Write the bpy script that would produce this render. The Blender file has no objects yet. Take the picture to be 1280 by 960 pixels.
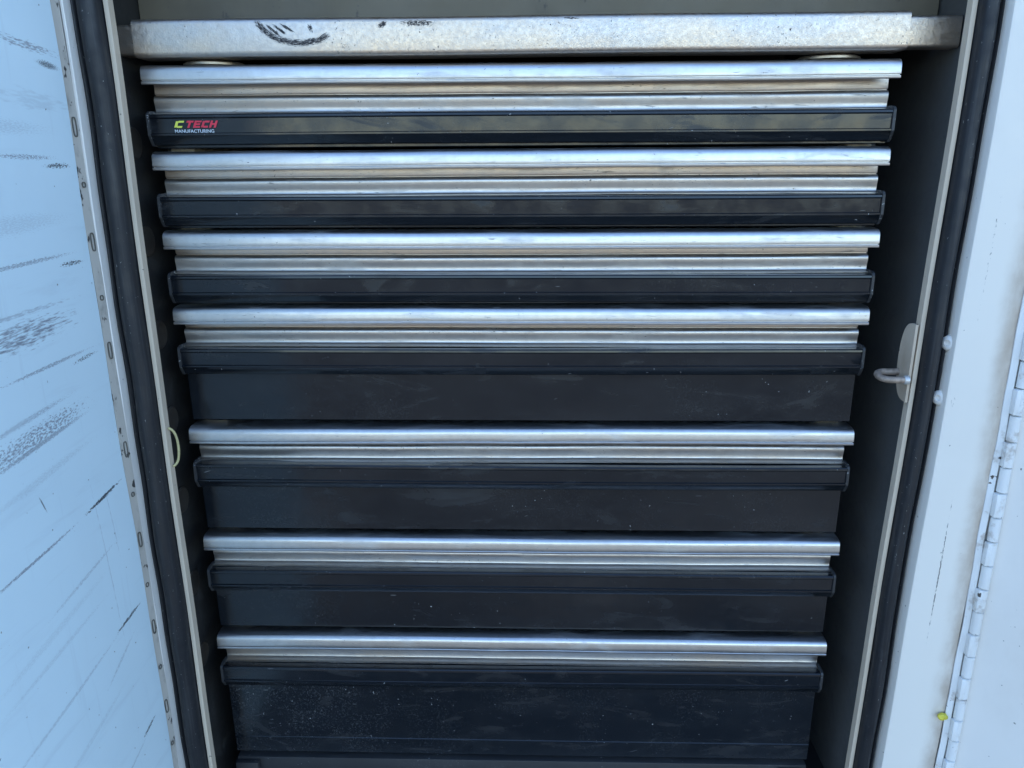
import bpy, bmesh, math, random
from mathutils import Matrix, Vector

random.seed(11)
scene = bpy.context.scene
COL = scene.collection
R = math.radians
Z0 = 1.55            # height of the lens above the ground, metres

# ------------------------------------------------------------------ camera
cam_data = bpy.data.cameras.new('camera')
cam = bpy.data.objects.new('camera', cam_data)
COL.objects.link(cam)
pitch, yaw, roll = 0.29118, -0.0300, -0.00665
fw = Vector((math.sin(yaw) * math.cos(pitch), math.cos(yaw) * math.cos(pitch), -math.sin(pitch)))
rt = Vector((math.cos(yaw), -math.sin(yaw), 0))
up = rt.cross(fw)
rt2 = math.cos(roll) * rt + math.sin(roll) * up
up2 = -math.sin(roll) * rt + math.cos(roll) * up
m = Matrix((rt2, up2, -fw)).transposed().to_4x4()
m.translation = Vector((0.0175, -0.75826, Z0))
cam.matrix_world = m
cam_data.sensor_fit = 'HORIZONTAL'
cam_data.sensor_width = 36
cam_data.lens = 961 / 1280 * 36
cam_data.clip_start = 0.01
cam_data.clip_end = 1000
scene.camera = cam

# ------------------------------------------------------------------ sky, sun, exposure
SUN_EL, SUN_AZ = 46, -42         # sun behind the truck, from the left: everything in view is in its shade
world = bpy.data.worlds.new('World')
scene.world = world
world.use_nodes = True
wn = world.node_tree
bg = wn.nodes['Background']
sky = wn.nodes.new('ShaderNodeTexSky')
sky.sky_type = 'NISHITA'
sky.sun_disc = False
sky.sun_elevation = R(SUN_EL)
sky.sun_rotation = R(SUN_AZ)
sky.air_density = 1.1
sky.dust_density = 0.3
sky.ozone_density = 4.5
wn.links.new(sky.outputs[0], bg.inputs[0])
bg.inputs[1].default_value = 0.14
sd = bpy.data.lights.new('sun', 'SUN')
sd.energy = 3.6
sd.angle = R(0.5)
sd.color = (1.0, 0.95, 0.87)
sun = bpy.data.objects.new('sun', sd)
COL.objects.link(sun)
sdir = Vector((math.sin(R(SUN_AZ)) * math.cos(R(SUN_EL)), math.cos(R(SUN_AZ)) * math.cos(R(SUN_EL)), math.sin(R(SUN_EL))))
sun.rotation_euler = sdir.to_track_quat('Z', 'Y').to_euler()
sun.location = (0, 3, 6)
scene.render.engine = 'CYCLES'
vs = scene.view_settings
vs.view_transform = 'Standard'
vs.look = 'None'
vs.gamma = 1
vs.use_curve_mapping = False
vs.exposure = 2.0

# ------------------------------------------------------------------ node helpers
class N:
    def __init__(self, name):
        self.m = bpy.data.materials.new(name)
        self.m.use_nodes = True
        self.t = self.m.node_tree
        self.b = self.t.nodes['Principled BSDF']
    def new(self, typ, **kw):
        n = self.t.nodes.new(typ)
        for k, v in kw.items():
            setattr(n, k, v)
        return n
    def put(self, sock, v):
        if v is None:
            return
        if isinstance(v, bpy.types.NodeSocket):
            self.t.links.new(v, sock)
        else:
            sock.default_value = v
    def pos(self):
        return self.new('ShaderNodeNewGeometry').outputs['Position']
    def obj(self):
        return self.new('ShaderNodeTexCoord').outputs['Object']
    def vmul(self, v, s):
        n = self.new('ShaderNodeVectorMath', operation='MULTIPLY')
        self.put(n.inputs[0], v); self.put(n.inputs[1], s)
        return n.outputs[0]
    def vadd(self, v, s):
        n = self.new('ShaderNodeVectorMath', operation='ADD')
        self.put(n.inputs[0], v); self.put(n.inputs[1], s)
        return n.outputs[0]
    def math(self, op, a, b=None, clamp=False):
        n = self.new('ShaderNodeMath', operation=op, use_clamp=clamp)
        self.put(n.inputs[0], a); self.put(n.inputs[1], b)
        return n.outputs[0]
    def noise(self, v, scale, detail=4, rough=0.55, dist=0.0):
        n = self.new('ShaderNodeTexNoise')
        self.put(n.inputs['Vector'], v)
        n.inputs['Scale'].default_value = scale
        n.inputs['Detail'].default_value = detail
        n.inputs['Roughness'].default_value = rough
        n.inputs['Distortion'].default_value = dist
        return n.outputs[0]
    def ramp(self, v, a, b, lo=0.0, hi=1.0):
        n = self.new('ShaderNodeMapRange', interpolation_type='SMOOTHSTEP')
        self.put(n.inputs[0], v)
        for k, x in zip((1, 2, 3, 4), (a, b, lo, hi)):
            n.inputs[k].default_value = x
        return n.outputs[0]
    def mix(self, f, a, b):
        n = self.new('ShaderNodeMix', data_type='RGBA')
        self.put(n.inputs[0], f)
        for i, c in ((6, a), (7, b)):
            if isinstance(c, (tuple, list)):
                c = (*c[:3], 1)
            self.put(n.inputs[i], c)
        return n.outputs[2]
    def bump(self, h, strength, dist, normal=None):
        n = self.new('ShaderNodeBump')
        n.inputs['Strength'].default_value = strength
        n.inputs['Distance'].default_value = dist
        self.put(n.inputs['Height'], h)
        if normal is not None:
            self.put(n.inputs['Normal'], normal)
        return n.outputs[0]
    def swiz(self, v, order):
        s = self.new('ShaderNodeSeparateXYZ'); self.put(s.inputs[0], v)
        c = self.new('ShaderNodeCombineXYZ')
        for i, ch in enumerate(order):
            if ch in 'XYZ':
                self.t.links.new(s.outputs['XYZ'.index(ch)], c.inputs[i])
        return c.outputs[0]
    def sep(self, v):
        s = self.new('ShaderNodeSeparateXYZ'); self.put(s.inputs[0], v)
        return s.outputs
    def scuff(self, v2, p, q, width, freq=900, thr=0.5, soft=0.12, stretch=0.25, strength=1.0):
        """an elongated worn mark from p to q broken up by grain (2-D coords v2)"""
        (x0, y0), (x1, y1) = p, q
        L = math.hypot(x1 - x0, y1 - y0) * 0.5
        mp = self.new('ShaderNodeMapping', vector_type='TEXTURE')
        self.put(mp.inputs[0], v2)
        mp.inputs[1].default_value = ((x0 + x1) / 2, (y0 + y1) / 2, 0)
        mp.inputs[2].default_value = (0, 0, math.atan2(y1 - y0, x1 - x0))
        mp.inputs[3].default_value = (L, width, 1)
        o = mp.outputs[0]
        ln = self.new('ShaderNodeVectorMath', operation='LENGTH')
        self.put(ln.inputs[0], o)
        env = self.ramp(ln.outputs['Value'], 1.0, 0.25)
        off = (random.uniform(0, 50), random.uniform(0, 50), 0)
        nz = self.noise(self.vadd(self.vmul(o, (L * freq * stretch, width * freq, 1)), off), 1.0, 3, 0.6)
        g = self.math('ADD', nz, self.math('MULTIPLY', env, 0.25))
        g = self.ramp(g, thr + 0.25 - soft, thr + 0.25 + soft)
        return self.math('MULTIPLY', self.math('MULTIPLY', g, self.ramp(ln.outputs['Value'], 1.0, 0.7)), strength)
    def maxi(self, lst):
        r = lst[0]
        for x in lst[1:]:
            r = self.math('MAXIMUM', r, x)
        return r
    def done(self, color=None, rough=None, metal=None, normal=None, spec=None):
        self.put(self.b.inputs['Base Color'], (*color, 1) if isinstance(color, tuple) else color)
        self.put(self.b.inputs['Roughness'], rough)
        self.put(self.b.inputs['Metallic'], metal)
        self.put(self.b.inputs['Normal'], normal)
        self.put(self.b.inputs['Specular IOR Level'], spec)
        return self.m

# ------------------------------------------------------------------ materials
def metal_mat(name, base, warm, warm_lo, rough, grain, dirt_thr, finger=False):
    n = N(name)
    p = n.pos()
    stain = n.ramp(n.noise(n.vmul(p, (5, 22, 22)), 1.0, 5, 0.6), warm_lo, warm_lo + 0.22)
    c = n.mix(stain, base, warm)
    if finger:      # tan tone inside the pull, broken up by noise
        oz = n.sep(n.obj())[2]
        f = n.ramp(oz, -0.0088, -0.0078, 0.0, 0.85)
        c = n.mix(n.math('MULTIPLY', f, n.ramp(n.noise(p, 18, 4, 0.6), 0.3, 0.65, 0.55, 1.0)), c, (0.61, 0.495, 0.40))
    mott = n.ramp(n.noise(p, 130, 5, 0.65), 0.35, 0.7, 0.0, 0.30)
    c = n.mix(mott, c, tuple(x * 0.72 for x in base))
    patch = n.ramp(n.noise(p, 26, 3, 0.6), 0.42, 0.66)
    speck = n.ramp(n.noise(n.vmul(p, (0.7, 1, 1)), 420, 2, 0.6), dirt_thr, dirt_thr + 0.06)
    scr = n.ramp(n.noise(n.vmul(p, (60, 520, 520)), 1.0, 2, 0.5, 0.6), 0.665, 0.73)
    d = n.math('MULTIPLY', n.math('MAXIMUM', speck, n.math('MULTIPLY', scr, 0.6)), n.math('ADD', n.math('MULTIPLY', patch, 0.85), 0.15), True)
    c = n.mix(d, c, (0.085, 0.075, 0.065))
    br = n.noise(n.vmul(p, (14, 1300, 1300)), 1.0, 3, 0.6)
    rg = n.math('ADD', n.ramp(br, 0.3, 0.7, rough - 0.03, rough + 0.03), n.math('MULTIPLY', stain, 0.1))
    rg = n.math('ADD', rg, n.ramp(n.noise(n.vmul(p, (14, 45, 45)), 1.0, 4, 0.62, 0.8), 0.48, 0.72, 0.0, 0.20))      # finger grease
    rg = n.math('ADD', rg, n.math('MULTIPLY', d, 0.3), True)
    h = n.math('ADD', n.noise(p, 700, 3, 0.6), n.math('MULTIPLY', n.noise(p, 60, 2, 0.5), 0.8))
    nm = n.bump(h, grain, 0.0004)
    met = n.math('SUBTRACT', 1.0, n.math('MULTIPLY', d, 0.8))
    return n.done(c, rg, met, nm)

M = {}
M['handle'] = metal_mat('bright_aluminium', (0.60, 0.585, 0.57), (0.57, 0.53, 0.48), 0.55, 0.34, 0.03, 0.695)
M['channel'] = metal_mat('satin_aluminium', (0.56, 0.52, 0.48), (0.56, 0.47, 0.39), 0.50, 0.36, 0.08, 0.67, True)

def rail_mat():
    n = N('worn_rail_aluminium')
    p = n.pos(); o = n.obj(); xz = n.swiz(o, 'XZ0')
    base, warm = (0.62, 0.555, 0.495), (0.72, 0.58, 0.45)  # warm stain; tint also stands in for sunlit surroundings reflected in the metal
    st = n.ramp(n.noise(n.vmul(p, (6, 14, 14)), 1.0, 6, 0.62), 0.38, 0.58)
    c = n.mix(st, base, warm)
    c = n.mix(n.ramp(n.noise(p, 240, 5, 0.7), 0.38, 0.66, 0, 0.22), c, (0.44, 0.40, 0.36))
    sp = n.ramp(n.noise(p, 380, 3, 0.6), 0.645, 0.72)
    patch = n.ramp(n.noise(p, 18, 3, 0.6), 0.36, 0.60)
    d = n.math('MULTIPLY', sp, patch)
    # black rubbed arcs and smears on the left half of the rail
    marks = []
    arc = [(-0.2345, 0.0120), (-0.228, 0.0050), (-0.219, -0.0010), (-0.208, -0.0040), (-0.195, -0.0052), (-0.180, -0.0030), (-0.172, 0.0010)]
    for a, b in zip(arc[:-1], arc[1:]):
        ex, ez = (b[0] - a[0]) * 0.6, (b[1] - a[1]) * 0.6
        marks.append(n.scuff(xz, (a[0] - ex, a[1] - ez), (b[0] + ex, b[1] + ez), 0.0042, 1500, 0.40, 0.12, 0.2))
    for dx in (0.006, 0.012, 0.0195):
        marks.append(n.scuff(xz, (-0.2345 + dx, 0.012), (-0.219 + dx, -0.002 + dx * 0.25), 0.0016, 1500, 0.34, 0.12, 0.15))
    marks.append(n.scuff(xz, (-0.189, 0.012), (-0.184, 0.003), 0.0030, 1500, 0.42, 0.1, 0.3))
    marks.append(n.scuff(xz, (-0.126, 0.0075), (-0.115, 0.012), 0.0030, 1500, 0.36, 0.1, 0.3))
    marks.append(n.scuff(xz, (-0.112, 0.0112), (-0.064, 0.0102), 0.0042, 1300, 0.45, 0.1, 0.35))
    marks.append(n.scuff(xz, (0.04, 0.0135), (0.062, 0.0132), 0.0012, 1300, 0.42, 0.1, 0.35))
    marks.append(n.scuff(xz, (-0.165, -0.004), (-0.145, -0.0135), 0.005, 1300, 0.58, 0.08, 0.6, 0.8))
    marks.append(n.scuff(xz, (0.07, -0.005), (0.10, 0.002), 0.006, 1100, 0.62, 0.08, 0.5, 0.6))
    mk = n.maxi(marks)
    d = n.math('MAXIMUM', d, mk, True)
    c = n.mix(d, c, (0.018, 0.016, 0.018))
    rg = n.math('ADD', n.ramp(n.noise(p, 300, 4, 0.6), 0.3, 0.7, 0.36, 0.50), n.math('MULTIPLY', d, 0.2))
    h = n.math('ADD', n.noise(p, 520, 4, 0.65), n.math('MULTIPLY', n.noise(p, 90, 3, 0.6), 2.0))
    return n.done(c, rg, n.math('SUBTRACT', 1.0, d), n.bump(h, 0.35, 0.0005))
M['rail'] = rail_mat()

def black_mat(name, dust, scratch_thr, rough=0.16, base=(0.006, 0.008, 0.011), dust_left=0.0):
    n = N(name)
    p = n.pos(); o = n.obj(); x = n.sep(o)[0]
    patch = n.ramp(n.noise(p, 9, 4, 0.6), 0.45, 0.68)
    fine = n.ramp(n.noise(p, 520, 4, 0.75), 0.52, 0.72)
    d = n.math('MULTIPLY', fine, n.math('MULTIPLY', patch, dust))
    if dust_left:
        lf = n.ramp(x, 0.02, -0.30)
        d = n.math('ADD', d, n.math('MULTIPLY', fine, n.math('MULTIPLY', lf, n.ramp(n.noise(p, 22, 4, 0.6), 0.35, 0.62, 0, dust_left))), True)
    film = n.ramp(n.noise(n.vmul(p, (1.6, 6, 6)), 6, 4, 0.6), 0.40, 0.70, 0.0, 0.025)
    chip = n.ramp(n.noise(n.vmul(p, (0.7, 1, 1)), 430, 2, 0.5), scratch_thr, scratch_thr + 0.04)
    chip = n.math('MULTIPLY', chip, n.ramp(n.noise(p, 14, 2, 0.5), 0.45, 0.60))
    rot = n.new('ShaderNodeMapping'); n.put(rot.inputs[0], p); rot.inputs[2].default_value = (0, 0.35, 0)
    s1 = n.ramp(n.noise(n.vmul(p, (38, 500, 500)), 1.0, 1, 0.5), scratch_thr + 0.075, scratch_thr + 0.10)
    s2 = n.ramp(n.noise(n.vmul(rot.outputs[0], (60, 560, 560)), 1.0, 1, 0.5), scratch_thr + 0.075, scratch_thr + 0.10)
    scr = n.math('MULTIPLY', n.math('MAXIMUM', s1, s2), n.ramp(n.noise(p, 7, 2, 0.5), 0.42, 0.62))
    w = n.math('MAXIMUM', chip, n.math('MULTIPLY', scr, 0.6), True)
    wipe = n.ramp(n.noise(n.vmul(p, (9, 30, 30)), 1.0, 5, 0.6, 1.5), 0.52, 0.72)
    film = n.math('ADD', film, n.math('MULTIPLY', wipe, 0.035))
    c = n.mix(n.math('ADD', d, film, True), base, (0.20, 0.20, 0.20))
    c = n.mix(w, c, (0.42, 0.42, 0.41))
    rg = n.math('ADD', n.ramp(n.noise(p, 40, 4, 0.6), 0.3, 0.75, rough, rough + 0.14), n.math('ADD', n.math('MULTIPLY', wipe, 0.25), n.math('MULTIPLY', n.math('ADD', d, w), 0.5)), True)
    h = n.math('ADD', n.noise(p, 35, 2, 0.5), n.math('MULTIPLY', n.noise(p, 600, 2, 0.5), 0.08))
    return n.done(c, rg, 0.0, n.bump(h, 0.16, 0.0008))
M['black'] = black_mat('gloss_black_moulding', 0.08, 0.73, 0.10)
M['black_panel'] = black_mat('black_panel_paint', 0.12, 0.725, 0.11)
M['black_dusty'] = black_mat('dusty_black_panel_paint', 0.20, 0.715, 0.13, dust_left=0.42)
M['cap'] = black_mat('scuffed_black_plastic', 0.9, 0.66, 0.38, (0.030, 0.031, 0.033))
M['liner'] = black_mat('dark_liner_paint', 0.25, 0.80, 0.6, (0.022, 0.021, 0.020))
M['hazed_liner'] = black_mat('hazed_liner_paint', 0.55, 0.80, 0.6, (0.085, 0.085, 0.082))  # lighter than the left liner: lens haze put into its colour
M['carcass'] = black_mat('carcass_black_paint', 0.3, 0.74, 0.45, (0.018, 0.018, 0.019))
M['base_rail'] = black_mat('dusty_grey_rail_paint', 0.6, 0.72, 0.45, (0.022, 0.023, 0.026))

def paint_mat(name, base, grime, amount, rough=0.32, extra=None, wav=0.25):
    n = N(name)
    p = n.pos()
    g = n.ramp(n.noise(n.vmul(p, (1, 1, 0.6)), 9, 6, 0.65), 0.45, 0.8, 0.0, amount)
    c = n.mix(g, base, grime)
    sp = n.ramp(n.noise(p, 210, 1, 0.5), 0.775, 0.80)
    c = n.mix(n.math('MULTIPLY', sp, 0.8), c, (0.10, 0.09, 0.08))
    if extra:
        c = extra(n, c)
    rg = n.ramp(n.noise(p, 30, 4, 0.6), 0.3, 0.75, rough, rough + 0.18)
    h = n.math('ADD', n.noise(p, 5, 2, 0.5), n.math('MULTIPLY', n.noise(p, 350, 2, 0.5), 0.02))
    return n.done(c, rg, 0.0, n.bump(h, wav, 0.004))

def door_extra(n, c):
    # rub marks left by the drawers as they slid past the open door (object y, z)
    v = n.swiz(n.obj(), 'YZ0')
    dk, hz = [], []
    S = n.scuff
    Y = lambda y: y + 0.066
    def s(lst, a, b, w, **k):
        lst.append(S(v, (Y(a[0]), a[1]), (Y(b[0]), b[1]), w, **k))
    s(hz, (-0.17, 0.090), (-0.05, 0.080), 0.006, freq=700, thr=0.50, stretch=0.22, strength=0.75)
    s(dk, (-0.105, 0.0745), (-0.066, 0.0705), 0.0040, freq=1900, thr=0.42, stretch=0.4, strength=0.85)
    s(hz, (-0.17, 0.047), (-0.05, 0.040), 0.012, freq=300, thr=0.46, stretch=0.2, strength=0.16)
    s(hz, (-0.20, 0.002), (-0.068, -0.002), 0.0035, soft=0.06, freq=1500, thr=0.50, stretch=0.3, strength=0.75)
    s(dk, (-0.120, -0.0075), (-0.066, -0.0075), 0.0034, soft=0.06, freq=1000, thr=0.46, stretch=0.45, strength=0.9)
    s(hz, (-0.26, -0.082), (-0.060, -0.0805), 0.0030, soft=0.06, freq=1500, thr=0.45, stretch=0.22, strength=0.60)
    s(dk, (-0.125, -0.0885), (-0.066, -0.0900), 0.0034, soft=0.06, freq=1000, thr=0.48, stretch=0.45, strength=0.9)
    s(hz, (-0.30, -0.137), (-0.065, -0.134), 0.019, freq=500, thr=0.50, stretch=0.16, strength=0.8)
    s(hz, (-0.30, -0.118), (-0.07, -0.119), 0.0035, freq=700, thr=0.46, stretch=0.2, strength=0.40)
    s(hz, (-0.24, -0.168), (-0.060, -0.167), 0.0026, soft=0.06, freq=1500, thr=0.44, stretch=0.25, strength=0.60)
    s(dk, (-0.130, -0.1755), (-0.067, -0.1715), 0.0034, soft=0.06, freq=1000, thr=0.50, stretch=0.35, strength=0.85)
    s(hz, (-0.31, -0.226), (-0.060, -0.211), 0.016, freq=620, thr=0.50, soft=0.06, stretch=0.45, strength=0.70)
    s(hz, (-0.27, -0.231), (-0.085, -0.2205), 0.0030, soft=0.06, freq=1500, thr=0.40, stretch=0.35, strength=0.60)
    s(dk, (-0.150, -0.3105), (-0.068, -0.3030), 0.0026, soft=0.06, freq=1000, thr=0.38, stretch=0.25, strength=0.95)
    s(hz, (-0.30, -0.3180), (-0.130, -0.3095), 0.0022, soft=0.06, freq=1500, thr=0.42, stretch=0.2, strength=0.75)
    s(hz, (-0.24, -0.375), (-0.075, -0.352), 0.0030, soft=0.06, freq=1500, thr=0.46, stretch=0.2, strength=0.33)
    s(dk, (-0.135, -0.4440), (-0.070, -0.4375), 0.0026, soft=0.06, freq=1000, thr=0.40, stretch=0.2, strength=0.9)
    s(hz, (-0.34, -0.470), (-0.080, -0.440), 0.0030, soft=0.06, freq=1500, thr=0.44, stretch=0.22, strength=0.30)
    s(hz, (-0.17, -0.489), (-0.085, -0.455), 0.0030, soft=0.06, freq=1500, thr=0.45, stretch=0.2, strength=0.33)
    s(dk, (-0.120, -0.577), (-0.080, -0.5690), 0.0026, soft=0.06, freq=1000, thr=0.42, stretch=0.3, strength=0.85)
    s(hz, (-0.20, -0.605), (-0.085, -0.572), 0.0028, soft=0.06, freq=1500, thr=0.45, stretch=0.2, strength=0.30)
    s(dk, (-0.196, -0.2645), (-0.189, -0.2835), 0.0010, freq=1900, thr=0.30, stretch=0.1, strength=0.8)
    s(hz, (-0.127, -0.235), (-0.112, -0.52), 0.0012, soft=0.06, freq=1500, thr=0.46, stretch=0.08, strength=0.30)
    s(hz, (-0.105, -0.27), (-0.098, -0.40), 0.0010, soft=0.06, freq=1500, thr=0.46, stretch=0.08, strength=0.30)
    s(hz, (-0.3, 0.026), (-0.06, 0.02), 0.01, freq=1500, thr=0.47, stretch=0.22, strength=0.22)
    s(hz, (-0.28, -0.052), (-0.06, -0.05), 0.012, freq=1500, thr=0.47, stretch=0.22, strength=0.20)
    s(hz, (-0.28, -0.205), (-0.1, -0.198), 0.004, freq=1500, thr=0.47, stretch=0.22, strength=0.50)
    s(hz, (-0.3, -0.26), (-0.07, -0.246), 0.006, freq=1500, thr=0.47, stretch=0.22, strength=0.20)
    s(hz, (-0.32, -0.415), (-0.1, -0.395), 0.004, freq=1500, thr=0.47, stretch=0.22, strength=0.21)
    s(hz, (-0.33, -0.4), (-0.09, -0.372), 0.006, freq=1500, thr=0.47, stretch=0.22, strength=0.15)
    s(hz, (-0.3, -0.53), (-0.09, -0.49), 0.005, freq=1500, thr=0.47, stretch=0.22, strength=0.18)
    # faint old smears and streaks in the paint film
    sm = n.ramp(n.noise(n.vmul(v, (7, 55, 1)), 1.0, 6, 0.62, 0.4), 0.54, 0.76, 0, 0.18)
    vt = n.ramp(n.noise(n.vmul(v, (90, 6, 1)), 1.0, 4, 0.6, 0.3), 0.60, 0.76, 0, 0.14)
    c = n.mix(n.math('MAXIMUM', sm, vt), c, (0.40, 0.45, 0.52))
    c = n.mix(n.maxi(hz), c, (0.16, 0.16, 0.20))
    return n.mix(n.maxi(dk), c, (0.035, 0.036, 0.045))
M['door_scuffed'] = paint_mat('scuffed_sky_tinted_white', (0.71, 0.86, 0.92), (0.62, 0.70, 0.74), 0.22, 0.35, door_extra)  # blue of the skylight mixed into the white base colour

def pillar_extra(n, c):
    p = n.pos(); x, y, z = n.sep(p)
    edge = n.ramp(n.math('ADD', x, n.math('MULTIPLY', n.noise(p, 45, 4, 0.6), 0.014)), 0.444, 0.4675)
    c = n.mix(n.math('MULTIPLY', edge, n.ramp(n.noise(n.vmul(p, (1, 1, .35)), 40, 5, 0.6), 0.3, 0.65, 0.3, 0.9)), c, (0.40, 0.31, 0.23))
    xz = n.swiz(p, 'XZ0')
    mk = [n.scuff(xz, (0.4275, Z0 - 0.30), (0.4262, Z0 - 0.52), 0.0011, 900, 0.44, 0.08, 0.25, 0.85),
          n.scuff(xz, (0.4265, Z0 + 0.03), (0.4215, Z0 - 0.20), 0.0016, 700, 0.60, 0.05, 0.35, 0.8),
          n.scuff(xz, (0.4125, Z0 - 0.205), (0.4120, Z0 - 0.245), 0.004, 500, 0.60, 0.06, 0.4, 0.6)]
    return n.mix(n.maxi(mk), c, (0.07, 0.06, 0.055))
M['pillar'] = paint_mat('pillar_white_paint', (0.77, 0.725, 0.65), (0.64, 0.61, 0.57), 0.22, 0.30, pillar_extra)
M['white'] = paint_mat('white_body_paint', (0.78, 0.745, 0.69), (0.62, 0.58, 0.52), 0.35, 0.28)

def hinge_extra(n, c):
    p = n.pos()
    r = n.ramp(n.noise(p, 55, 5, 0.65), 0.56, 0.72, 0, 0.65)
    c = n.mix(r, c, (0.38, 0.32, 0.26))
    ch = n.ramp(n.noise(p, 95, 3, 0.6), 0.70, 0.73)
    return n.mix(ch, c, (0.06, 0.05, 0.045))
M['hinge'] = paint_mat('chipped_hinge_paint', (0.74, 0.74, 0.72), (0.5, 0.46, 0.40), 0.4, 0.4, hinge_extra, 0.1)

def strip_extra(n, c):
    p = n.pos()
    r = n.ramp(n.noise(n.vmul(p, (1, 1, 0.5)), 90, 5, 0.65), 0.5, 0.75, 0, 0.7)
    c = n.mix(r, c, (0.26, 0.24, 0.21))
    ch = n.ramp(n.noise(n.vmul(p, (1, 1, 0.6)), 85, 3, 0.6), 0.625, 0.67)
    return n.mix(ch, c, (0.05, 0.045, 0.042))
M['strip'] = paint_mat('grimy_hinge_strip_paint', (0.50, 0.465, 0.41), (0.36, 0.32, 0.27), 0.6, 0.5, strip_extra, 0.1)
M['lip'] = paint_mat('beige_edge_paint', (0.60, 0.495, 0.375), (0.42, 0.37, 0.30), 0.5, 0.5, None, 0.1)
M['plate'] = paint_mat('worn_beige_plate_paint', (0.58, 0.48, 0.37), (0.36, 0.27, 0.19), 0.9, 0.45, None, 0.1)

def ceiling_extra(n, c):
    p = n.pos()
    ch = n.ramp(n.noise(n.vmul(p, (1, 1, 0.5)), 60, 4, 0.7), 0.63, 0.70, 0, 0.8)
    return n.mix(ch, c, (0.06, 0.055, 0.05))
M['inside'] = paint_mat('dingy_interior_paint', (0.17, 0.142, 0.098), (0.11, 0.094, 0.068), 0.8, 0.5, ceiling_extra, 0.1)

def rubber():
    n = N('dusty_black_rubber')
    p = n.pos()
    st = n.ramp(n.noise(n.vmul(p, (330, 330, 9)), 1.0, 4, 0.6), 0.45, 0.78, 0, 0.30)
    sp = n.ramp(n.noise(n.vmul(p, (1, 1, 0.6)), 430, 2, 0.6), 0.70, 0.76)
    c = n.mix(st, (0.010, 0.011, 0.014), (0.080, 0.079, 0.080))
    c = n.mix(n.math('MULTIPLY', sp, 0.7), c, (0.30, 0.29, 0.27))
    return n.done(c, n.ramp(n.noise(p, 80, 3), 0.3, 0.7, 0.42, 0.6), 0.0, n.bump(n.noise(n.vmul(p, (300, 300, 30)), 1.0, 3), 0.15, 0.0008))
M['rubber'] = rubber()

def simple(name, col, rough, metal=0.0, var=0.2):
    n = N(name)
    p = n.pos()
    c = n.mix(n.ramp(n.noise(p, 160, 4, 0.6), 0.35, 0.7, 0, var), col, tuple(x * 0.45 for x in col))
    return n.done(c, rough, metal, n.bump(n.noise(p, 500, 3), 0.1, 0.0004))
M['bolt'] = simple('zinc_bolt', (0.62, 0.61, 0.58), 0.4, 0.5)
M['bolt_paint'] = paint_mat('painted_bolt', (0.74, 0.72, 0.68), (0.5, 0.45, 0.4), 0.4, 0.4, None, 0.05)
M['ring'] = simple('worn_steel_loop', (0.40, 0.31, 0.245), 0.55, 0.35, 0.8)
M['tab'] = simple('pale_slide_end', (0.52, 0.47, 0.39), 0.5, 0.2, 0.5)
M['tray'] = simple('tray_aluminium', (0.35, 0.35, 0.36), 0.45, 0.8)
M['pad'] = simple('warm_metal_pad', (0.55, 0.47, 0.38), 0.4, 0.8, 0.4)
M['grime'] = simple('dark_grime', (0.13, 0.12, 0.10), 0.8)
M['logo_yellow'] = simple('logo_yellow_print', (0.72, 0.74, 0.10), 0.4, 0, 0.1)
M['logo_red'] = simple('logo_red_print', (0.72, 0.035, 0.07), 0.4, 0, 0.1)
M['logo_white'] = simple('logo_white_print', (0.62, 0.68, 0.74), 0.4, 0, 0.1)
M['yellow'] = simple('yellow_plastic', (0.66, 0.58, 0.06), 0.45, 0, 0.4)
M['wire'] = simple('pale_yellow_wire', (0.50, 0.44, 0.22), 0.45, 0, 0.3)
M['disc'] = simple('dark_brown_plastic', (0.045, 0.038, 0.032), 0.5, 0, 0.3)

def ground_mat():
    n = N('worn_asphalt')
    p = n.pos()
    c = n.mix(n.ramp(n.noise(p, 1.1, 4, 0.55), 0.40, 0.60), (0.030, 0.031, 0.032), (0.105, 0.108, 0.108))
    c = n.mix(n.ramp(n.noise(p, 60, 4, 0.7), 0.35, 0.7, 0, 0.4), c, (0.12, 0.116, 0.11))
    return n.done(c, 0.9, 0.0, n.bump(n.noise(p, 45, 4, 0.7), 0.6, 0.02))
M['ground'] = ground_mat()

# ------------------------------------------------------------------ mesh helpers
def empty(name, loc=(0, 0, 0)):
    o = bpy.data.objects.new(name, None)
    o.location = loc
    COL.objects.link(o)
    return o
def tag(o, label=None, cat=None, group=None, kind=None):
    for k, v in (('label', label), ('category', cat), ('group', group), ('kind', kind)):
        if v:
            o[k] = v
    return o
def mesh_obj(name, me, mat, parent=None, smooth=None):
    if mat is not None and not me.materials:
        me.materials.append(M[mat])
    if smooth:
        me.shade_smooth()
        me.set_sharp_from_angle(angle=R(smooth))
    o = bpy.data.objects.new(name, me)
    COL.objects.link(o)
    if parent:
        o.parent = parent
    return o
def raw(name, vs_, fs):
    me = bpy.data.meshes.new(name)
    me.from_pydata([tuple(v) for v in vs_], [], fs)
    bm = bmesh.new(); bm.from_mesh(me)
    bmesh.ops.recalc_face_normals(bm, faces=bm.faces)
    bm.to_mesh(me); bm.free()
    return me
def sweep_x(name, prof, x0, x1, mat, parent, segs=1, wob=None, smooth=28):
    """extrude a closed (y, z) outline along x, optionally with a small real-world wobble"""
    k = len(prof); V = []; F = []
    for i in range(segs + 1):
        x = x0 + (x1 - x0) * i / segs
        dy, dz = wob(x) if wob else (0, 0)
        V += [(x, y + dy, z + dz) for y, z in prof]
    for i in range(segs):
        for j in range(k):
            a = i * k + j; b = i * k + (j + 1) % k
            F.append((a, b, b + k, a + k))
    F.append(tuple(range(k))[::-1]); F.append(tuple(range(segs * k, segs * k + k)))
    return mesh_obj(name, raw(name, V, F), mat, parent, smooth)
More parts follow.
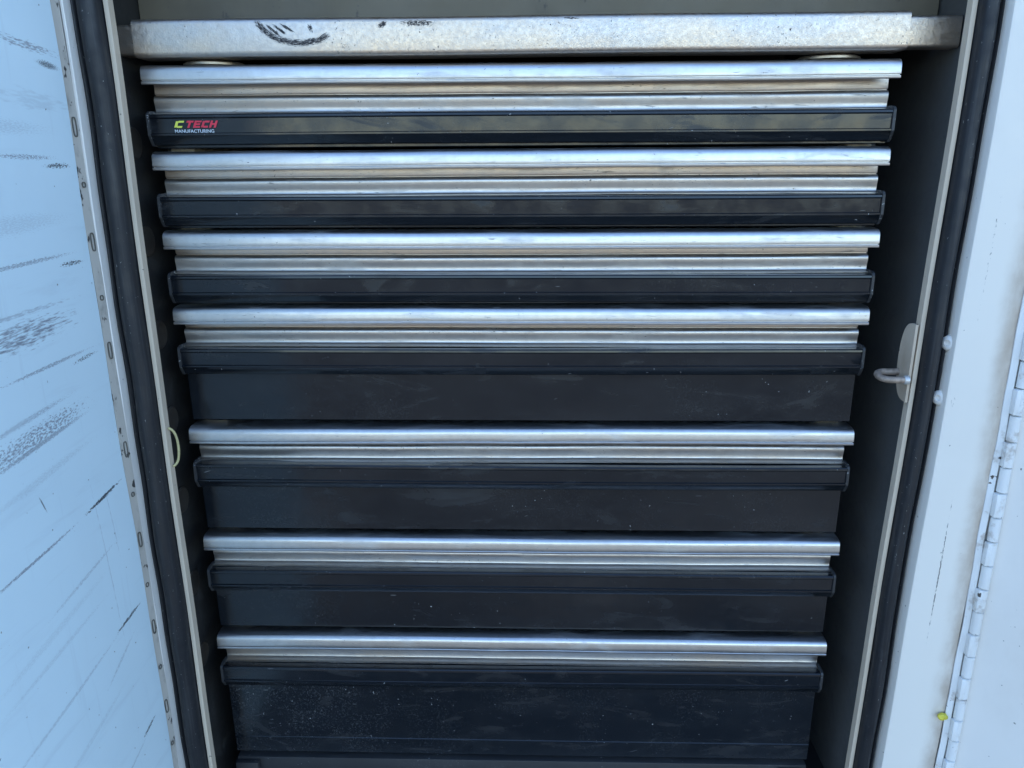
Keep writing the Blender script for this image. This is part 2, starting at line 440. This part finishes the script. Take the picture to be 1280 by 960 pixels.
def sweep_z(name, prof, z0, z1, mat, parent, slope=0.0, segs=1, wob=None, smooth=35):
    """extrude a closed (x, y) outline upward; slope leans it in x per metre of height"""
    k = len(prof); V = []; F = []
    for i in range(segs + 1):
        z = z0 + (z1 - z0) * i / segs
        dx, dy = wob(z) if wob else (0, 0)
        V += [(x + slope * z + dx, y + dy, z) for x, y in prof]
    for i in range(segs):
        for j in range(k):
            a = i * k + j; b = i * k + (j + 1) % k
            F.append((a, b, b + k, a + k))
    F.append(tuple(range(k))[::-1]); F.append(tuple(range(segs * k, segs * k + k)))
    return mesh_obj(name, raw(name, V, F), mat, parent, smooth)
def box(name, x0, x1, y0, y1, z0, z1, mat, parent=None, bev=0.0, smooth=None):
    bm = bmesh.new()
    bmesh.ops.create_cube(bm, size=1)
    for v in bm.verts:
        v.co = ((x0 + x1) / 2 + v.co.x * (x1 - x0), (y0 + y1) / 2 + v.co.y * (y1 - y0), (z0 + z1) / 2 + v.co.z * (z1 - z0))
    if bev:
        bmesh.ops.bevel(bm, geom=list(bm.edges), offset=bev, segments=2, affect='EDGES', profile=0.5)
    me = bpy.data.meshes.new(name); bm.to_mesh(me); bm.free()
    return mesh_obj(name, me, mat, parent, 40 if bev else smooth)
def lathe(name, prof, axis, mat, parent, segs=20, loc=(0, 0, 0)):
    """revolve (radius, height) pairs about an axis direction"""
    ax = Vector(axis).normalized(); q = Vector((0, 0, 1)).rotation_difference(ax)
    V = []; F = []; k = len(prof)
    for i in range(segs):
        a = 2 * math.pi * i / segs
        for r, h in prof:
            V.append(q @ Vector((r * math.cos(a), r * math.sin(a), h)) + Vector(loc))
    for i in range(segs):
        for j in range(k - 1):
            a = i * k + j; b = ((i + 1) % segs) * k + j
            F.append((a, b, b + 1, a + 1))
    F.append(tuple(i * k for i in range(segs))); F.append(tuple(i * k + k - 1 for i in range(segs)))
    me = raw(name, V, F)
    return mesh_obj(name, me, mat, parent, 40)
def tube(name, pts, r, mat, parent=None, segs=10, closed=False):
    pts = [Vector(p) for p in pts]; n = len(pts); V = []; F = []
    for i, p in enumerate(pts):
        a = pts[i - 1] if (i or closed) else pts[0]
        b = pts[(i + 1) % n] if (i < n - 1 or closed) else pts[-1]
        t = (b - a).normalized()
        u = t.cross(Vector((0.13, 0.21, 0.97))).normalized(); w = t.cross(u)
        for s in range(segs):
            an = 2 * math.pi * s / segs
            V.append(p + r * (math.cos(an) * u + math.sin(an) * w))
    for i in range(n if closed else n - 1):
        for s in range(segs):
            a = i * segs + s; b = i * segs + (s + 1) % segs
            c = ((i + 1) % n) * segs + (s + 1) % segs; d = ((i + 1) % n) * segs + s
            F.append((a, b, c, d))
    if not closed:
        F.append(tuple(range(segs))); F.append(tuple(range((n - 1) * segs, n * segs)))
    return mesh_obj(name, raw(name, V, F), mat, parent, 60)
mm = lambda pts: [(a / 1000, b / 1000) for a, b in pts]

# ------------------------------------------------------------------ the ground
gm = raw('ground', [(-250, -250, 0), (250, -250, 0), (250, 250, 0), (-250, 250, 0)], [(0, 1, 2, 3)])
tag(mesh_obj('ground', gm, 'ground'), kind='structure')

# ------------------------------------------------------------------ truck body with its open compartment
body = empty('truck_body', (0, 0, Z0))
tag(body, 'white truck body with a tall open compartment lined in dark grey', 'truck body')
ZT, ZB = 0.22, -0.765            # top and bottom of the opening (relative to the lens height)
SL, SR = 0.0060, 0.0125          # the jambs are not quite plumb
# unseen outer skin; its length and height shaped to shade view and ground
box('shade_side_wall', -2.2, -0.3925, -0.055, -0.035, -1.05, 0.42, 'white', body)
box('shade_side_wall', 0.4645, 3.6, -0.055, -0.035, -1.05, 0.42, 'white', body)
box('header_panel', -0.392, 0.464, -0.056, -0.030, ZT + 0.006, 0.42, 'white', body)
box('sill_panel', -0.392, 0.464, -0.056, -0.030, -1.05, ZB - 0.006, 'white', body)
box('shade_roof', -2.2, 3.6, -0.055, 2.0, 0.422, 0.45, 'white', body)
box('shade_rear_wall', -2.2, 3.6, 1.97, 2.0, -1.05, 0.42, 'white', body)
box('shade_end_wall', -2.23, -2.202, -0.055, 2.0, -1.05, 0.42, 'white', body)
box('shade_end_wall', 3.602, 3.63, -0.055, 2.0, -1.05, 0.42, 'white', body)
box('floor_panel', -2.2, 3.6, -0.034, 1.968, -1.05, -1.02, 'white', body)
# compartment lining
box('ceiling_panel', -0.40, 0.43, -0.029, 0.54, ZT + 0.030, ZT + 0.034, 'inside', body)
box('upper_panel', -0.3690, 0.4010, 0.056, 0.060, 0.099, ZT + 0.029, 'inside', body)
box('back_panel', -0.40, 0.43, 0.54, 0.545, ZB, ZT + 0.03, 'inside', body)
box('compartment_floor', -0.40, 0.43, -0.029, 0.54, ZB - 0.004, ZB, 'liner', body)
zr = (ZB + 0.001, ZT + 0.004)
wobL = lambda z: (0.0006 * math.sin(z * 9 + 1) + 0.0004 * math.sin(z * 23), 0.0004 * math.sin(z * 13))
wobR = lambda z: (0.0006 * math.sin(z * 8 + 2) + 0.0004 * math.sin(z * 21 + 1), 0.0004 * math.sin(z * 11 + 2))
XL, XR = -0.3540, 0.3848
sweep_z('jamb_edge', mm([(-354.0, -35), (-354.0, -26), (-358.6, -26), (-358.6, -34.4), (-358, -35.4), (-355, -35.6)]), *zr, 'lip', body, SL, 24, wobL)
sweep_z('jamb_edge', mm([(384.8, -35), (384.8, -26), (389.4, -26), (389.4, -34.4), (388.8, -35.4), (385.8, -35.6)]), *zr, 'lip', body, SR, 24, wobR)
sweep_z('liner_wall', mm([(-371.5, -26.6), (-371.5, 538), (-373.5, 538), (-373.5, -26.6)]), *zr, 'liner', body, SL, 24, wobL)
sweep_z('liner_wall', mm([(402.5, -26.6), (402.5, 538), (404.5, 538), (404.5, -26.6)]), *zr, 'hazed_liner', body, SR, 24, wobR)
# gutter, return and front of each jamb
sweep_z('gutter', mm([(-385, -30), (-385, -27), (-359, -27), (-359, -30)]), *zr, 'white', body, SL)
sweep_z('gutter', mm([(408, -30), (408, -27), (390, -27), (390, -30)]), *zr, 'white', body, SR)
sweep_z('jamb_return', mm([(-382.6, -54.5), (-382.6, -28), (-386.0, -28), (-386.0, -53), (-385.0, -55.2), (-383.4, -55.2)]), *zr, 'white', body, SL, 24, wobL)
# the wide pillar on the right: bent return, then a flat face out to the hinge
sweep_z('pillar_face', mm([(407.6, -29), (407.6, -54), (408.3, -56.2), (410.2, -57.2), (464.0, -57.2), (464.0, -56.2), (410.5, -56.0), (409.2, -54), (409.2, -29)]), *zr, 'pillar', body, SR * 0.8, 24, wobR)
# rubber door seals
sealL = [(0, -31), (-0.8, -39), (-3, -44.5), (-7, -48), (-11.5, -49), (-15.5, -47.5), (-18, -44), (-19, -40), (-19.8, -39.6), (-20.6, -42), (-22.5, -43.4), (-24.4, -42.6), (-25.2, -39), (-25.2, -31)]
sweep_z('rubber_seal', mm([(-358.8 + a, b) for a, b in sealL]), *zr, 'rubber', body, SL, 90, lambda z: (wobL(z)[0] + 0.0005 * math.sin(z * 37) * math.sin(z * 11), 0.0008 * math.sin(z * 19 + 1) + 0.0006 * math.sin(z * 53)), 50)
sweep_z('rubber_seal', mm([(389.6 - a * 0.72, b) for a, b in sealL]), *zr, 'rubber', body, SR, 90, lambda z: (wobR(z)[0] + 0.0005 * math.sin(z * 33) * math.sin(z * 9), 0.0008 * math.sin(z * 17 + 2) + 0.0006 * math.sin(z * 47)), 50)
# bolts through the right return
for z in (-0.1725, -0.2265):
    x = 0.4076 + SR * 0.8 * z
    b = lathe('bolt', [(0.0074, -0.002), (0.0074, 0.0010), (0.0068, 0.0022), (0.0052, 0.0034), (0.0030, 0.0040), (0.0026, 0.0022), (0.0001, 0.0020)], (-1, -0.75, 0.1), 'bolt_paint', body, 20, (x + 0.0006, -0.0455, z))
# strike plate with its loop on the right liner wall
zc = -0.196
px = 0.3834 + SR * zc
out = []
for k in range(25):
    a = math.pi * k / 24
    out.append((-0.036 + 0.026 * math.sin(a) ** 0.55, 0.0385 * math.cos(a)))
V = [(px - 0.0003, y, zc + z) for y, z in out] + [(px - 0.0028, y, zc + z) for y, z in out]
k = len(out)
F = [tuple(range(k)), tuple(range(k, 2 * k))] + [(i, (i + 1) % k, (i + 1) % k + k, i + k) for i in range(k)]
plate = mesh_obj('strike_plate', raw('strike_plate', V, F), 'plate', body, 40)
loop = []
zl = -0.2105
for k in range(9):
    a = math.pi * (0.5 + k / 8)
    loop.append((px - 0.0175 + 0.0095 * math.cos(a), -0.0255 + 0.0105 * math.sin(a), zl + 0.0012 * math.sin(a)))
loop = [(px - 0.003, -0.0150, zl + 0.0012)] + loop + [(px - 0.003, -0.0360, zl - 0.0012)]
tube('strike_loop', loop, 0.0033, 'ring', plate, 12)
lathe('loop_nut', [(0.0046, 0), (0.0046, 0.003), (0.0036, 0.0042), (0.0001, 0.0046)], (-1, 0, 0), 'bolt', plate, 16, (px - 0.0026, -0.0360, zl - 0.0012))
# dark round grommets down the left lining
for z in (0.012, -0.082, -0.178, -0.272, -0.366, -0.470, -0.566):
    lathe('grommet', [(0.0150, 0), (0.0150, 0.0012), (0.0132, 0.0020), (0.0112, 0.0014), (0.0001, 0.0014)], (1, 0, 0), 'disc', body, 24, (-0.3715 + SL * z + 0.0002, 0.012, z))
# wheels under the body, out of the picture
for wx in (-1.4, 2.6):
    for wy in (0.15, 1.75):
        w = lathe('wheel', [(0.20, 0), (0.36, 0.01), (0.395, 0.05), (0.395, 0.19), (0.36, 0.23), (0.20, 0.24)], (0, 1, 0), 'rubber', body, 32, (wx, wy - 0.12, -Z0 + 0.395))
    box('axle_mount', wx - 0.05, wx + 0.05, 0.05, 1.85, -Z0 + 0.36, -1.0505, 'carcass', body)

# ------------------------------------------------------------------ left door, swung open square to the truck
ld = empty('compartment_door', (-0.386, -0.066, Z0))
tag(ld, 'white door with black horizontal rub marks, swung open beside the drawers', 'door', 'doors of the open compartment')
ld.rotation_euler = (0, 0, 0)
def door_panel(name, mat, parent, side, length, z0, z1):
    ny, nz = 24, 48
    V = []; F = []
    for i in range(ny + 1):
        for j in range(nz + 1):
            y = -length * i / ny; z = z0 + (z1 - z0) * j / nz
            w = 0.0008 * math.sin(y * 17 + z * 6) + 0.0007 * math.sin(z * 13 - y * 9 + 1) + 0.0005 * math.sin(z * 29 + y * 21)
            V.append((w, y, z))
    n1 = len(V)
    V += [(side * 0.022, v[1], v[2]) for v in V[:n1]]
    idx = lambda i, j: i * (nz + 1) + j
    for i in range(ny):
        for j in range(nz):
            q = (idx(i, j), idx(i + 1, j), idx(i + 1, j + 1), idx(i, j + 1))
            F.append(q); F.append(tuple(x + n1 for x in q[::-1]))
    rim = [idx(i, 0) for i in range(ny + 1)] + [idx(ny, j) for j in range(1, nz + 1)] + [idx(i, nz) for i in range(ny - 1, -1, -1)] + [idx(0, j) for j in range(nz - 1, 0, -1)]
    for a, b in zip(rim, rim[1:] + rim[:1]):
        F.append((a, b, b + n1, a + n1))
    return mesh_obj(name, raw(name, V, F), mat, parent, 30)
door_panel('door_panel', 'door_scuffed', ld, -1, 0.36, ZB - 0.02, ZT + 0.005)
# slanted hinge strip between the door and the jamb
p0, p1 = Vector((0.0012, 0.0106, 0)), Vector((-0.0010, 0.0002, 0))
sweep_z('hinge_strip', [(0.0020, 0.0106), (-0.0006, 0.0008), (-0.0045, 0.0012), (-0.0016, 0.0112)], zr[0], zr[1], 'strip', ld, SL * 0.4, 30, lambda z: (0.0003 * math.sin(z * 40), 0.0003 * math.sin(z * 31)))
nrm = Vector((0.0098, -0.0026, 0)).normalized(); tg = Vector((0.0026, 0.0098, 0)).normalized()
def ring(name, w, h, t, z, parent, mat, segs=24):
    c = Vector((0.0007, 0.0057, 0)) + nrm * 0.0004 + Vector((SL * 0.4 * z, 0, 0))
    V = []
    for lay in (0.0, 0.0006):
        for s in (1.0, 0.0):
            for k_ in range(segs):
                a = 2 * math.pi * k_ / segs
                ww, hh = w - (t if not s else 0), h - (t if not s else 0)
                ca, sa = math.cos(a), math.sin(a)
                u = ww * math.copysign(abs(ca) ** 0.6, ca); v = hh * math.copysign(abs(sa) ** (0.6 if h > w * 2 else 1), sa)
                V.append(c + tg * u + Vector((0, 0, z + v)) + nrm * lay)
    F = []
    for k_ in range(segs):
        n_ = (k_ + 1) % segs
        O0, I0, O1, I1 = 0, segs, 2 * segs, 3 * segs
        F += [(O0 + k_, O0 + n_, O1 + n_, O1 + k_), (I0 + k_, I0 + n_, I1 + n_, I1 + k_), (O1 + k_, O1 + n_, I1 + n_, I1 + k_)]
    return mesh_obj(name, raw(name, V, F), mat, parent, None)
strip = [c_ for c_ in COL.objects if c_.name.startswith('hinge_strip')][0]
for k in range(8):
    z = 0.0258 - 0.101 * k + random.uniform(-0.002, 0.002)
    if k < 7:
        ring('slot', 0.0024, 0.0085, 0.0011, z, strip, 'grime')
    if k > 0 and k != 3:
        ring('rivet', 0.0022, 0.0026, 0.0010, z + 0.0505, strip, 'grime')

# ------------------------------------------------------------------ right door on its piano hinge
rd = empty('compartment_door', (0.4700, -0.0625, Z0))
tag(rd, 'plain clean white door on a piano hinge with painted knuckles', 'door', 'doors of the open compartment')
ang = R(52)
door = door_panel('door_panel', 'white', rd, 1, 0.40, ZB - 0.02, ZT + 0.005)
door.location = (0.0040, 0.0010, 0)
door.rotation_euler = (0, 0, ang)
leaf = sweep_z('hinge_leaf', mm([(-11.5, 4.9), (-11.5, 3.6), (-6.2, 2.0), (-5.4, 2.4), (-5.4, 4.9)]), zr[0], zr[1], 'hinge', rd, 0, 60, lambda z: (0.0007 * math.sin(z * 31) * math.sin(z * 7 + 1) + 0.0003 * math.sin(z * 90), 0))
kz = 0.0263
nk = int((zr[1] - zr[0]) / kz)
kprof = [(0.0040, 0), (0.0050, 0.0005), (0.0050, kz - 0.0016), (0.0040, kz - 0.0011)]
kme = None
for i in range(nk):
    z = -0.2113 - kz * (i - 15) - kz
    if not (zr[0] < z < zr[1] - kz):
        continue
    if kme is None:
        o = lathe('knuckle', kprof, (0, 0, 1), 'hinge', leaf, 18); kme = o.data
    else:
        o = bpy.data.objects.new('knuckle', kme); COL.objects.link(o); o.parent = leaf
    o.location = (random.uniform(-1, 1) * 0.0002, random.uniform(-1, 1) * 0.0002, z)
    if i % 2:      # knuckles that belong to the pillar leaf are joined to it
        box('leaf_tab', -0.0060, -0.0010, -0.0046, 0.0024, z + 0.0004, z + kz - 0.0014, 'hinge', leaf, 0.0006)
pin = lathe('hinge_pin', [(0.0022, 0), (0.0022, nk * kz)], (0, 0, 1), 'grime', rd, 10, (0, 0, zr[0]))

# ------------------------------------------------------------------ drawer cabinet carcass
cab = empty('drawer_cabinet', (0, 0, Z0 + ZB))
tag(cab, 'black drawer cabinet carcass standing inside the truck compartment', 'cabinet')
L = lambda z: z - ZB
for s in (-1, 1):
    box('side_panel', *sorted((s * 0.3455, s * 0.3495)), 0.036, 0.50, L(-0.712), L(0.078), 'carcass', cab)
box('back_panel', -0.3450, 0.3450, 0.496, 0.50, L(-0.712), L(0.078), 'carcass', cab)
box('top_panel', -0.3495, 0.3495, 0.030, 0.50, L(0.0785), L(0.0815), 'carcass', cab)
box('base_rail', -0.3490, 0.3490, 0.012, 0.50, L(ZB) + 0.0005, L(-0.7135), 'base_rail', cab, 0.0015)
for x in (-0.335, 0.328):
    box('foot_bracket', x - 0.014, x + 0.014, 0.0045, 0.0118, L(ZB) + 0.0005, L(-0.7165), 'base_rail', cab, 0.001)

# ------------------------------------------------------------------ top rail
rail = empty('top_rail', (0, 0, Z0 + 0.1030))
tag(rail, 'scuffed aluminium rail lying across the top above all the drawers', 'rail')
def rrect(y0, y1, z0, z1, r, n=5):
    P = []
    for cy, cz, a0 in ((y0 + r, z1 - r, 180), (y1 - r, z1 - r, 90), (y1 - r, z0 + r, 0), (y0 + r, z0 + r, 270)):
        for k in range(n + 1):
            a = R(a0 - 90 * k / n)
            P.append((cy + r * math.cos(a), cz + r * math.sin(a)))
    return P
rw = lambda x: (0.0004 * math.sin(x * 11 + 1), 0.0003 * math.sin(x * 17) + 0.0012 * (x + 0.1) * 0.4)
beam = sweep_x('rail_tube', rrect(-0.0015, 0.034, -0.0160, 0.0168, 0.0048), -0.3515, 0.3515, 'rail', rail, 40, rw, 50)
sweep_x('end_sleeve', rrect(0.009, 0.030, -0.0130, 0.0140, 0.003), -0.3700, -0.3518, 'rail', rail, 2)
sweep_x('end_sleeve', rrect(0.009, 0.030, -0.0130, 0.0140, 0.003), 0.3518, 0.4020, 'rail', rail, 3)
for x in (-0.2945, 0.297):
    lathe('round_pad', [(0.0262, 0), (0.0290, 0.0010), (0.0290, 0.0030), (0.0262, 0.0044)], (0, 0, 1), 'pad', rail, 32, (x, 0.042, -0.0212))

# ------------------------------------------------------------------ drawers
HANDLE = mm([(4.2, 0.1), (1.2, 0), (0.3, 0.4), (0, 1.2), (0, 2.3), (0.4, 2.8), (2.6, 2.9), (2.6, 3.8), (0.6, 4.0), (0.45, 4.8),
             (0.62, 7.2), (0.82, 9.6), (1.05, 11.8), (1.40, 13.2), (2.1, 14.6), (3.2, 15.8), (4.8, 16.7), (7.0, 17.3), (10, 17.6), (15, 17.7), (24.5, 17.7), (30.5, 16.9), (30.5, 14.6),
             (12, 14.6), (8.4, 13.6), (6.2, 12.0), (5.0, 9.8), (4.4, 7)])
CHANNEL = mm([(24.6, 14.4), (24.6, 6), (24.5, -1), (24.2, -5.8), (24.6, -7.1), (26.2, -7.6), (26.2, -8.1), (24.0, -8.3), (22.4, -9.0), (21.2, -10.2), (20.6, -11.8),
              (20.6, -13.6), (21.0, -16.0), (21.6, -19), (22.0, -22.2), (21.4, -23.6), (19.8, -24.4), (17.0, -24.7), (12.5, -24.8), (12.0, -25.1), (12.0, -25.5), (31.5, -25.6), (31.5, 14.4)])
TRIM = mm([(19, -25.9), (11, -25.8), (4.4, -25.4), (2.6, -25.6), (1.6, -26.7), (1.3, -28.6), (2.0, -29.3), (2.6, -29.9), (2.6, -42.6), (2.0, -43.0), (0.9, -43.4), (0.9, -44.8), (1.6, -45.4),
           (5.6, -52.8), (7.4, -53.9), (13.2, -53.9), (13.2, -29), (19, -29)])
zb = [0.0634, -0.0132, -0.0896, -0.1654, -0.2943, -0.4228, -0.5500]
depth = [0.0566, 0.0566, 0.0566, 0.1070, 0.1070, 0.1055, 0.1570]
labels = ['shallow black drawer with red and yellow lettering at its left end',
          'shallow black drawer just below the lettered drawer',
          'shallow black drawer directly above the deep drawers',
          'deep black drawer directly below the three shallow drawers',
          'second of the deep black drawers below the shallow ones',
          'deep black drawer just above the tallest bottom drawer',
          'tallest drawer at the bottom, black front grey with dust and scratches']
def inflate(prof, d):
    cy = sum(p[0] for p in prof) / len(prof); cz = sum(p[1] for p in prof) / len(prof)
    y0, y1 = min(p[0] for p in prof), max(p[0] for p in prof); z0, z1 = min(p[1] for p in prof), max(p[1] for p in prof)
    return [(cy + (y - cy) * (1 + 2 * d / (y1 - y0)), cz + (z - cz) * (1 + 2 * d / (z1 - z0))) for y, z in prof]
CAP = inflate(mm([(17, -23.4), (6, -23.4), (2.6, -24.8), (1.3, -27), (0.9, -44.6), (5.6, -52.8), (7.4, -53.9), (13.2, -53.9)]), 0.0007)

def lettering(name, body_txt, x0, x1, z0, z1, y, mat, parent, shear, bold):
    cu = bpy.data.curves.new(name, 'FONT')
    cu.body = body_txt; cu.shear = shear; cu.offset = bold; cu.extrude = 0.01
    cu.resolution_u = 4
    t = bpy.data.objects.new(name + '_curve', cu); COL.objects.link(t)
    dg = bpy.context.evaluated_depsgraph_get()
    me = bpy.data.meshes.new_from_object(t.evaluated_get(dg))
    bpy.data.objects.remove(t); bpy.data.curves.remove(cu)
    xs = [v.co.x for v in me.vertices]; ys = [v.co.y for v in me.vertices]
    ax, bx, ay, by = min(xs), max(xs), min(ys), max(ys)
    for v in me.vertices:
        X = x0 + (v.co.x - ax) / (bx - ax) * (x1 - x0); Zz = z0 + (v.co.y - ay) / (by - ay) * (z1 - z0)
        v.co = (X, y - v.co.z * 0.008, Zz)
    me.name = name
    me.materials.clear()
    return mesh_obj(name, me, mat, parent)

GLYPH = {'T': [(0, .72, 1, 1), (.34, 0, .66, .72)], 'E': [(0, 0, .32, 1), (.32, 0, 1, .25), (.32, .39, .92, .62), (.32, .76, 1, 1)],
         'C': [(0, .06, .34, .94), (.34, 0, .96, .27), (.34, .73, 1, 1)], 'H': [(0, 0, .32, 1), (.68, 0, 1, 1), (.32, .38, .68, .64)]}
def block_word(name, word, x0, w, gap, z0, z1, y, mat, parent):
    V = []; F = []
    for k_, ch in enumerate(word):
        bx_ = x0 + k_ * (w + gap)
        for a0, b0, a1, b1 in GLYPH[ch]:
            n0 = len(V)
            for yy in (y, y - 0.00012):
                for a_, b_ in ((a0, b0), (a1, b0), (a1, b1), (a0, b1)):
                    V.append((bx_ + a_ * w + b_ * 0.0027, yy, z0 + b_ * (z1 - z0)))
            F += [(n0, n0 + 1, n0 + 2, n0 + 3), (n0 + 4, n0 + 5, n0 + 6, n0 + 7)] + [(n0 + q, n0 + (q + 1) % 4, n0 + 4 + (q + 1) % 4, n0 + 4 + q) for q in range(4)]
    return mesh_obj(name, raw(name, V, F), mat, parent)

for i in range(7):
    d = empty('drawer', (0, 0, Z0 + zb[i]))
    tag(d, labels[i], 'drawer', 'drawers stacked in the cabinet')
    ph = [random.uniform(0, 6.28) for _ in range(4)]
    amp = 0.00045 if i != 4 else 0.0007
    wob = lambda x, ph=ph, a=amp: (a * 0.6 * math.sin(x * 9 + ph[0]) + 0.00012 * math.sin(x * 47 + ph[1]), a * math.sin(x * 6.5 + ph[2]) + 0.0001 * math.sin(x * 38 + ph[3]))
    wob2 = lambda x, ph=ph, a=amp: (0.0004 * math.sin(x * 8 + ph[1]), a * 0.7 * math.sin(x * 7 + ph[3]))
    sweep_x('handle', HANDLE, -0.35, 0.35, 'handle', d, 60, wob, 32)
    sweep_x('finger_channel', CHANNEL, -0.3497, 0.3497, 'channel', d, 60, wob, 32)
    trim = sweep_x('trim_moulding', TRIM, -0.3480, 0.3480, 'black', d, 50, wob2, 25)
    for s in (-1, 1):
        x0, x1 = sorted((s * 0.3478, s * 0.3503))
        dy, dz = wob2(s * 0.348)
        sweep_x('end_cap', [(y + dy, z + dz) for y, z in CAP], x0, x1, 'cap', trim, 1, None, 30)
    bot = -depth[i]
    pm = 'black_dusty' if i == 6 else 'black_panel'
    prof = mm([(14.2, -29.2), (18, -29.2)]) + [(0.018, bot), (0.0150, bot), (0.0142, bot + 0.0008)]
    if i == 6:
        prof = prof[:2] + [(0.018, bot), (0.0150, bot), (0.0142, bot + 0.0008), (0.0142, bot + 0.0195), (0.0134, bot + 0.0203), (0.0134, bot + 0.0222), (0.0142, bot + 0.0230)]
    sweep_x('front_panel', prof, -0.3490, 0.3490, pm, d, 30, lambda x, ph=ph: (0.0003 * math.sin(x * 10 + ph[0]), 0), 25)
    # tray behind the front
    tb = bot + 0.008; tt = 0.010
    V = []; F = []
    X, y0, y1, t = 0.320, 0.0320, 0.48, 0.0015
    bm = bmesh.new()
    for (a0, a1, b0, b1, c0, c1) in ((-X, X, y0, y1, tb, tb + t), (-X, -X + t, y0, y1, tb + t, tt), (X - t, X, y0, y1, tb + t, tt), (-X + t, X - t, y1 - t, y1, tb + t, tt)):
        r_ = bmesh.ops.create_cube(bm, size=1)
        for v in r_['verts']:
            v.co = ((a0 + a1) / 2 + v.co.x * (a1 - a0), (b0 + b1) / 2 + v.co.y * (b1 - b0), (c0 + c1) / 2 + v.co.z * (c1 - c0))
    me = bpy.data.meshes.new('tray'); bm.to_mesh(me); bm.free()
    mesh_obj('tray', me, 'tray', d)
    for s in (-1, 1):
        x0, x1 = sorted((s * 0.3210, s * 0.3450))
        box('slide_rail', x0, x1, 0.033, 0.47, bot - 0.0042, bot + 0.010, 'tab', d, 0.001)
    if i == 0:
        block_word('logo_letter', 'C', -0.3250, 0.0078, 0.0010, -0.0380, -0.0316, 0.00245, 'logo_yellow', trim)
        block_word('logo_lettering', 'TECH', -0.3146, 0.0066, 0.0011, -0.0380, -0.0316, 0.00245, 'logo_red', trim)
        lettering('logo_lettering', 'MANUFACTURING', -0.3246, -0.2869, -0.0425, -0.0395, 0.00245, 'logo_white', trim, 0.0, 0.012)

# ------------------------------------------------------------------ small loose things
wp = []
for k in range(15):
    t = k / 14
    wp.append((-0.3558 + 0.0062 * math.sin(math.pi * t) ** 0.8, -0.0300 + 0.004 * math.sin(math.pi * t), -0.266 - 0.042 * t + 0.004 * math.sin(2 * math.pi * t)))
wire = tube('wire', wp, 0.0013, 'wire', None, 8)
for v in wire.data.vertices:
    v.co.z += Z0
tag(wire, 'thin pale yellow wire bulging out past the left seal', 'wire')
bm = bmesh.new()
bmesh.ops.create_icosphere(bm, subdivisions=3, radius=1)
for v in bm.verts:
    c = v.co
    k = 1 + 0.22 * math.sin(c.x * 5 + 1) * math.sin(c.z * 4) + 0.12 * math.sin(c.y * 7 + c.x * 3)
    v.co = Vector((0.4545 + c.x * 0.0050 * k, -0.0608 + c.y * 0.0034 * k, Z0 - 0.579 + c.z * 0.0040 * k))
me = bpy.data.meshes.new('plastic_scrap'); bm.to_mesh(me); bm.free()
tag(mesh_obj('plastic_scrap', me, 'yellow', None, 60), 'small yellow scrap caught beside the piano hinge', 'scrap')
